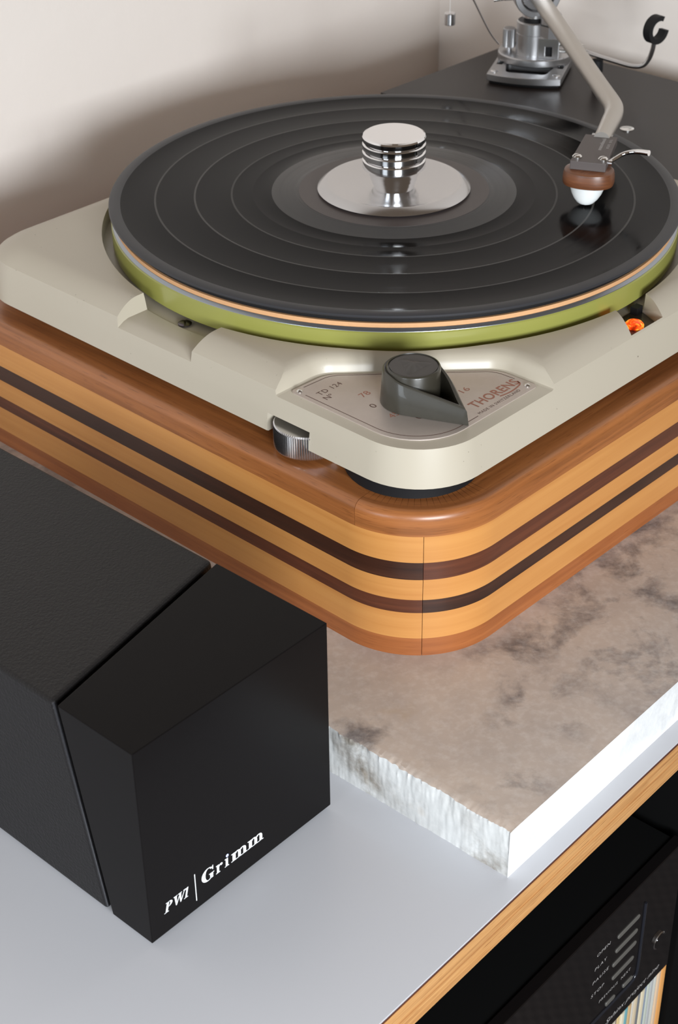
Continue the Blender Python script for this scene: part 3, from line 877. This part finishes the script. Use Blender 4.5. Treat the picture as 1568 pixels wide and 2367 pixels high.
F += [tuple(range(n))[::-1], tuple(range(len(V) - n, len(V)))]; U += [[(p[0] * .002, p[1] * .002) for p in rings_c[0]][::-1], [(p[0] * .002, p[1] * .002) for p in rings_c[-1]]]
rw.add(V, F, 0, U)
obj('cartridge_collar', rw, m_cwood, arm, smooth=40)
rc = []
for f_, z_, off in ((1.0, HZ - 12.8, 0), (0.95, HZ - 14.8, -0.6), (0.85, HZ - 17.2, -1.7), (0.69, HZ - 19.4, -3.0), (0.49, HZ - 21.1, -4.2), (0.36, HZ - 21.6, -4.8)):
    rc.append([TH(CC[0] - 0.3 + off + 8.0 * f_ * math.cos(2 * PI * k / 48), CC[1] + 9.2 * f_ * math.sin(2 * PI * k / 48) * (1 + 0.03 * math.sin(6 * PI * k / 48)), z_) for k in range(48)])
obj('cartridge_body', MB().rings(rc), m_white, arm, smooth=50)
obj('cantilever', MB().tube([TH(2.5, 0.2, HZ - 20.9), TH(-3.6, 0.2, 0.9)], [0.7, 0.35], 8, sub=1), m_black, arm)
obj('stylus', MB().lathe([(0.45, 1.4), (0.35, 0.8), (0.06, 0.02)], *TH(-3.6, 0.2, 0)[:2], 10), m_screw, arm)

# arm rest: bar, knob, hook
obj('rest_bar', MB().tube([(247, 74, 4.4), (242.5, 48, 4.0), (243.0, 30, 2.8), (244.5, 18, 2.0), (246.5, 11.5, 3.4), (247.5, 8.2, 8.0), (247.5, 6.2, 14.0), (247.2, 5.2, 20.0)], 1.5, 10), m_satinchrome, arm, smooth=50)
obj('rest_knob', MB().tube([(241, 42, 1.6), (241, 42, -5.5)], [3.6, 3.9], 24, sub=1), m_black, arm)
obj('rest_post', MB().lathe([(2.2, AZB), (2.2, 1.8)], 241, 42, 20), m_black, arm)
obj('rest_hook', ring_part(5.6, 8.6, 2.8, math.radians(62), math.radians(350), 40, Vector((245.5, 3.8, 27.6)), Vector((0.17, 0.98, 0)).normalized(), Vector((0.98, -0.17, 0)).normalized(), Vector((0, 0, 1))), m_black, arm)
# anti-skating: wire guide, thread and hanging weight
obj('antiskate_wire', MB().tube([(236, 117.5, -2.6), (226, 118, 8), (208.4, 118, 32.2), (199, 118, 45.5), (193, 118, 50), (186.5, 118, 50.5)], 0.55, 8), m_alu_l, arm, smooth=60)
obj('antiskate_thread', MB().tube([(185.2, 118, 50.4), (185.2, 118, 29.0)], 0.12, 6, sub=1), m_white, arm)
obj('antiskate_weight', MB().lathe([(3.3, 21.8), (3.6, 22.2), (3.6, 28.8), (3.3, 29.2), (0.4, 29.2)], 185.2, 118, 32), m_satinchrome, arm)

# ================================================================== MATS, RECORD, CLAMP
obj('cork_mat', MB().lathe([(60, -7.55), (147.6, -7.55), (147.7, -7.2), (148.1, -7.1), (148.1, -5.1), (60, -5.1)], 0, 0, 192), [m_cork], label='thin tan cork mat showing as a line above the green platter', cat='platter mat')
obj('rubber_mat', MB().lathe([(30, -5.1), (146.8, -5.1), (147.3, -4.6), (147.3, -3.0), (146.6, -2.4), (30, -2.4)], 0, 0, 192), m_black, label='black rubber mat between the cork mat and the record', cat='platter mat')
rec = MB()
prof_r = [(3.7, -2.4), (50, -2.4), (149.0, -2.35), (150.3, -1.6), (150.6, -1.0), (150.2, -0.35), (149.2, 0.0), (145.6, 0.02), (144.4, -0.25),
          (126.7, -0.30), (126.4, -0.27), (126.0, -0.27), (125.7, -0.30), (105.9, -0.30), (105.6, -0.27), (105.2, -0.27), (104.9, -0.30),
          (86.4, -0.30), (86.1, -0.27), (85.7, -0.27), (85.4, -0.30), (75.2, -0.30), (75.0, -0.28), (74.7, -0.28), (74.5, -0.30),
          (64.8, -0.28), (64.5, -0.2), (51.0, -0.18), (50.6, 0.0), (3.7, 0.0)]
mis = [0, 0, 1, 1, 1, 1, 1, 1, 0, 2, 2, 2, 0, 2, 2, 2, 0, 2, 2, 2, 0, 0, 0, 0, 0, 3, 3, 3, 3]
rec.lathe(prof_r, 0, 0, 240, mis=mis, cap=False)
n = 240; o0 = 0
for i in range(n):   # close the spindle hole wall
    j = (i + 1) % n
    rec.f.append([i, j, (len(prof_r) - 1) * n + j, (len(prof_r) - 1) * n + i]); rec.m.append(0)
recd = obj('vinyl_record', rec, [m_vinyl, m_lip, m_sep, m_dead], smooth=25, label='black vinyl record on the platter with its outer lip catching light', cat='record')
obj('label_paper', MB().lathe([(3.8, 0.0), (50.4, 0.0), (50.4, 0.12), (3.8, 0.12)], 0, 0, 128, cap=False), m_label, recd)

clamp = empty('record_clamp', (0, 0, 0.12), 'polished chrome record clamp with a ribbed knob standing on the label', 'record clamp')
obj('base_disc', MB().lathe([(4.0, 0.15), (38.5, 0.15), (40.2, 0.7), (40.6, 1.3), (40.2, 1.8), (36.8, 4.3), (36.0, 4.5), (34.6, 4.3), (28, 3.0), (20, 1.9), (12, 1.2), (4.0, 1.2)], 0, 0, 128), m_satinchrome, clamp, smooth=40)
kp = [(4.1, 1.0), (10.6, 1.0), (10.9, 2.2), (11.0, 3.6), (11.6, 3.8), (11.8, 5.8), (12.4, 6.0), (12.5, 8.2), (13.1, 8.4), (13.2, 11.6), (13.4, 12.0), (16.2, 12.2), (16.7, 12.8),
      (16.7, 16.6), (16.4, 17.0), (15.2, 17.6), (15.2, 18.0), (16.6, 18.3), (16.7, 20.9), (16.4, 21.3), (15.2, 21.9), (15.2, 22.3), (16.6, 22.6), (16.7, 25.2), (16.4, 25.6), (15.2, 26.2), (15.2, 26.6), (16.6, 26.9), (16.7, 29.0), (16.3, 29.8), (15.4, 30.3), (0.6, 30.3)]
obj('ribbed_knob', MB().lathe(kp, 0, 0, 96), m_chrome, clamp, smooth=28)

# ================================================================== PHONO STAGE
pw = empty('phono_preamplifier', (-300, -100, TOP), 'black two part phono preamplifier box lettered in white beside the turntable', 'preamplifier')
A = Vector((-351.2, -190.7, 0)); ang = math.radians(1.27)
ed = Vector((math.cos(ang), math.sin(ang), 0)); en = Vector((-math.sin(ang), math.cos(ang), 0))
def TP(u, d, h): # u along the front, d depth behind the front, h height above the top
    p = A + ed * u + en * d; return (p.x, p.y, TOP + h)
Hh, Wd = 97.8, 101.4
BOT = 2.0
def dcut(u, h): return 40.4 + 0.2065 * u - 0.185 * (Hh - h)
FPc = [(0, BOT), (Wd, BOT), (Wd, Hh), (0, Hh)]
mb = MB()
mb.add([TP(u, 0, h) for u, h in FPc] + [TP(u, dcut(u, h), h) for u, h in FPc],
       [(0, 1, 2, 3), (5, 4, 7, 6), (0, 4, 5, 1), (1, 5, 6, 2), (2, 6, 7, 3), (3, 7, 4, 0)])
face = obj('faceplate', mb, m_pw_face, pw, smooth=0); bevel(face, 0.35, 2, 30)
gap = 3.0
BD = 215.0
mb = MB()
mb.add([TP(u, dcut(u, h) + gap, h) for u, h in FPc] + [TP(u, BD, h) for u, h in FPc],
       [(0, 1, 2, 3), (5, 4, 7, 6), (0, 4, 5, 1), (1, 5, 6, 2), (2, 6, 7, 3), (3, 7, 4, 0)])
body = obj('body', mb, m_pw_body, pw, smooth=0); bevel(body, 1.6, 3, 30)
mb = MB()
Q = [(4, BOT + 3), (Wd - 4, BOT + 3), (Wd - 4, Hh - 4), (4, Hh - 4)]
mb.add([TP(u, dcut(u, h) - 0.5, h) for u, h in Q] + [TP(u, dcut(u, h) + gap + 0.8, h) for u, h in Q],
       [(0, 1, 2, 3), (5, 4, 7, 6), (0, 4, 5, 1), (1, 5, 6, 2), (2, 6, 7, 3), (3, 7, 4, 0)])
obj('seam_spacer', mb, m_black, pw, smooth=0)
# dark case edge along the seam, glints painted as paler flecks
pts = [TP(0.9, dcut(0.9, h) + gap + 0.5, h) for h in [BOT + 1.0 + (Hh - BOT - 1.6) * k / 12 for k in range(13)]]
obj('seam_edge', MB().tube(pts, 0.55, 8, sub=1), m_pw_edge, pw)
for (u, d) in ((14, 16), (Wd - 14, 16), (14, BD - 16), (Wd - 14, BD - 16)):
    q = TP(u, d, 0)
    obj('foot', MB().lathe([(7, TOP), (7.5, TOP + 0.6), (7.5, TOP + BOT)], q[0], q[1], 24), m_black, pw)

# serif lettering on the faceplate
class Glyph:
    def __init__(s): s.p = []
    def poly(s, *pts): s.p.append(list(pts)); return s
    def bar(s, x0, x1, y0, y1): return s.poly((x0, y0), (x1, y0), (x1, y1), (x0, y1))
    def ring(s, cx, cy, ro, ri, a0, a1, n=20, cxi=None):
        cxi = cx if cxi is None else cxi
        for k in range(n):
            q = [math.radians(a0 + (a1 - a0) * (k + e) / n) for e in (0, 1)]
            s.poly((cx + ro[0] * math.cos(q[0]), cy + ro[1] * math.sin(q[0])), (cx + ro[0] * math.cos(q[1]), cy + ro[1] * math.sin(q[1])),
                   (cxi + ri[0] * math.cos(q[1]), cy + ri[1] * math.sin(q[1])), (cxi + ri[0] * math.cos(q[0]), cy + ri[1] * math.sin(q[0])))
        return s
    def disc(s, cx, cy, r, n=14):
        return s.poly(*[(cx + r * math.cos(2 * PI * k / n), cy + r * math.sin(2 * PI * k / n)) for k in range(n)])
def g_P(): return Glyph().bar(.12, .34, 0, 1).bar(0, .46, 0, .06).bar(0, .3, .94, 1).ring(.36, .74, (.36, .26), (.14, .2), -90, 90)
def g_W(): return Glyph().poly((.08, .97), (.34, .97), (.52, 0), (.42, 0)).poly((.42, 0), (.52, 0), (.72, .97), (.66, .97)).poly((.56, .97), (.80, .97), (.98, 0), (.88, 0)).poly((.88, 0), (.97, 0), (1.2, .97), (1.12, .97)).bar(0, .42, .94, 1).bar(.48, .88, .94, 1).bar(1.02, 1.3, .94, 1)
def g_1(): return Glyph().bar(.14, .34, 0, 1).bar(.02, .48, 0, .06).poly((.0, .84), (.14, .88), (.14, .97), (.34, 1), (.3, 1), (.0, .9))
def g_G(): return Glyph().ring(.46, .5, (.46, .52), (.22, .46), 42, 330, 34, .5).bar(.62, .84, .04, .44).bar(.54, .92, .40, .46).poly((.80, .66), (.85, .66), (.85, 1.0), (.80, 1.0), (.74, .84))
def g_r(): return Glyph().bar(.08, .28, 0, .62).bar(0, .38, 0, .06).bar(0, .28, .60, .66).ring(.44, .36, (.20, .30), (.16, .18), 60, 150, 10).disc(.50, .56, .10)
def g_i(): return Glyph().bar(.08, .28, 0, .62).bar(0, .36, 0, .06).bar(0, .28, .60, .66)
def g_m():
    g = Glyph().bar(.08, .28, 0, .62).bar(0, .36, 0, .06).bar(0, .28, .60, .66)
    for x in (.28, .62):
        g.ring(x + .10, .42, (.24, .25), (.06, .18), 0, 150, 12).bar(x + .16, x + .34, 0, .44).bar(x + .09, x + .42, 0, .06)
    return g
def glyphs(seq, size_y, h0, shear=0.0):
    mb = MB()
    for (g, u0, sx) in seq:
        for pl in g.p:
            mb.add([TP(u0 + (x * sx) + shear * y * size_y, -0.06, h0 + y * size_y) for x, y in pl], [tuple(range(len(pl)))])
    return mb
HB = 12.3
obj('model_lettering', glyphs([(g_P(), 7.2, 5.0), (g_W(), 11.2, 5.0), (g_1(), 17.4, 4.6)], 4.9, HB, 0.26), m_print_w, face, smooth=0)
obj('lettering_bar', MB().box(23.6, 24.0, -0.08, -0.04, 6.6, 20.9, T=TP), m_print_w, face, smooth=0)
obj('brand_lettering', glyphs([(g_G(), 27.0, 7.4), (g_r(), 34.8, 6.0), (g_i(), 39.6, 6.4), (g_m(), 43.2, 8.6), (g_m(), 52.4, 8.6)], 6.4, HB, 0.05), m_print_w, face, smooth=0)
dq = MB(); dq.add([TP(41.3 + .72 * math.cos(2 * PI * k / 16), -0.07, HB + 5.5 + .72 * math.sin(2 * PI * k / 16)) for k in range(16)], [tuple(range(16))])
obj('status_light', dq, m_led, face, smooth=0)

# ================================================================== CD PLAYER AND SLEEVES
# cabinet frame: x_local = along the front
def to_local(x): return (x - PV[0]) / cY
PD = 7.4                                     # set-back of the front panel
cdp = empty('compact_disc_player', TT(30, 150, -329), 'glossy black disc player with pill buttons on the cabinet shelf', 'disc player')
PZ0, PZ1 = -328.6, -240.4
XL0, XL1 = -300.0, 150.5
obj('casing', MB().box(XL0 + 2, XL1 - 2, PD + 6, 360, PZ0 + 1.2, PZ1 - 1.0, T=TT), m_void, cdp, smooth=0)
panel = obj('front_panel', MB().box(XL0, XL1, PD, PD + 6, PZ0, PZ1, T=TT), m_gloss, cdp, smooth=0); bevel(panel, 0.4, 2, 40)
for k_ in (-1, 1):
    for d_ in (60, 320):
        c_ = TT(-75 + k_ * 190, d_, 0)
        obj('foot', MB().lathe([(14, -329), (14, PZ0 + 1.2)], c_[0], c_[1], 24), m_black, cdp)
def TPn(x, z, off=0.0):                      # x in the turntable frame on the panel front
    return TT(to_local(x + 0.5), PD - off, z)
def pill(x0, x1, z, h):
    r = h / 2; P = []
    for k in range(11):
        a = -PI / 2 + PI * k / 10; P.append((x1 - r + r * math.cos(a), z + r * math.sin(a)))
    for k in range(11):
        a = PI / 2 + PI * k / 10; P.append((x0 + r + r * math.cos(a), z + r * math.sin(a)))
    mb = MB()
    mb.rings([[TPn(x, z_, -1) for x, z_ in P], [TPn(x, z_, 0.3) for x, z_ in P], [TPn((x - (x0 + x1) / 2) * .985 + (x0 + x1) / 2, (z_ - z) * .85 + z, 0.5) for x, z_ in P]])
    return mb
for (x0, x1, z) in ((-137, -118.0, -262.4), (-137.6, -118.6, -271.7), (-139, -118.4, -280.4), (-138, -119.2, -290.4), (-126.6, -117.8, -306.0), (-141.6, -133.4, -306.0)):
    obj('button', pill(x0, x1, z, 2.9), m_button, cdp, smooth=40)
gl = [TPn(-113.6, -257.5, 0.1), TPn(-113.4, -270, 0.1), TPn(-113.4, -290, 0.1), TPn(-113.6, -303, 0.1), TPn(-115.0, -308.0, 0.1), TPn(-119.5, -309.8, 0.1), TPn(-130, -309.6, 0.1), TPn(-160, -309.2, 0.1), TPn(-240, -309.2, 0.1)]
obj('trim_line', MB().tube(gl, 0.9, 8), plain('black_gloss_trim', (0.014, 0.015, 0.02, 1), 0.15), cdp, smooth=60)
kc = Vector(TPn(-95.6, -298.4, 0)); nn = Vector((sY, -cY, 0))
obj('volume_ring', MB().tube([kc - nn * 1, kc + nn * 0.8, kc + nn * 1.2], [5.2, 5.2, 4.8], 32, sub=1), m_satinchrome, cdp)
obj('volume_cap', MB().tube([kc + nn * 1.1, kc + nn * 1.5], [4.6, 4.4], 32, sub=1), m_gloss, cdp)
ex_ = (cY, sY, 0); ez_ = (0, 0, 1)
for body, x0, x1, z, hh in (('OPEN', -154.4, -143.2, -261.2, 1.9), ('PLAY', -155.2, -145.0, -270.2, 1.9), ('PAUSE', -155.9, -142.2, -279.2, 1.9), ('STOP', -156.1, -145.0, -288.4, 1.9), ('PREVIOUS', -148.0, -131.8, -298.8, 1.7), ('NEXT', -128.9, -120.4, -298.8, 1.7)):
    obj('lettering', text_mb(body, TPn(x0, z, 0.05), ex_, ez_, x1 - x0, hh, shear=0.15, space=1.2), m_print_s, cdp, smooth=0)
obj('script_lettering', text_mb('Sphinx project nine', TPn(-139.5, -322.6, 0.05), ex_, ez_, 49, 3.0, shear=0.5), m_print_s, cdp, smooth=0)

pal = [('bright orange', (222, 160, 92)), ('pale peach', (214, 186, 156)), ('off white', (205, 205, 196)), ('light grey', (176, 178, 178)), ('pale sage', (186, 192, 180)),
       ('blue grey', (138, 150, 166)), ('cream', (212, 200, 172)), ('slate grey', (110, 112, 116)), ('beige', (200, 184, 156)), ('warm white', (214, 208, 196)),
       ('tan', (196, 164, 120)), ('teal', (112, 164, 172)), ('ivory', (216, 206, 180)), ('straw yellow', (208, 184, 132)), ('grey brown', (142, 126, 112)), ('light cream', (218, 208, 186)),
       ('pale buff', (204, 188, 158)), ('dusty white', (198, 196, 188))]
ordn = ['right next to the dark divider', 'second from the dark divider', 'third from the dark divider', 'fourth from the dark divider', 'fifth from the dark divider', 'sixth from the dark divider',
        'seventh from the dark divider', 'eighth from the dark divider', 'ninth from the dark divider', 'tenth from the dark divider', 'eleventh from the dark divider', 'twelfth from the dark divider',
        'thirteenth from the dark divider', 'fourteenth from the dark divider', 'fifteenth from the dark divider', 'sixteenth from the dark divider', 'seventeenth from the dark divider', 'eighteenth from the dark divider']
xr = DIV0 - 2.0
rr_ = random.Random(11)
for k, (cn, rgb) in enumerate(pal):
    w_ = (4.6, 3.4, 3.8, 3.2, 3.0, 2.6, 3.6, 2.2, 3.2, 3.6, 3.0, 3.2, 3.4, 3.0, 2.4, 3.6, 3.4, 3.6)[k]
    d0 = 9.4 + rr_.uniform(-0.5, 0.5)
    tint = NT('sleeve_' + cn.replace(' ', '_'))
    v = tint.coord('Object', (300, 300, 14))
    base = srgb(*rgb); dk = tuple(c * 0.72 for c in base[:3]) + (1,)
    tint.set(color=tint.mix(tint.ramp(tint.noise(v, 2.0, 4, 0.6), [(0.5, (0, 0, 0, 1)), (0.7, (0.7, 0.7, 0.7, 1))]), base, dk), rough=0.6)
    s_ = empty('record_sleeve', TT(xr - w_ / 2, 170, BB + 18), '%s record sleeve spine below the disc player, %s' % (cn, ordn[k]), 'record sleeve', 'record sleeves below the disc player')
    z0_, z1_ = BB + 18, BB + 18 + 313
    obj('jacket', MB().prism(rrect(xr - w_, xr - 0.25, d0, d0 + 312, 0.5, 3), z0_, z1_, T=TT), tint.m, s_, smooth=30)
    obj('inner_record', MB().box(xr - w_ * 0.62, xr - w_ * 0.42, d0 + 311, d0 + 313.5, z0_ + 4, z1_ - 4, T=TT), m_black, s_, smooth=0)
    xr -= w_
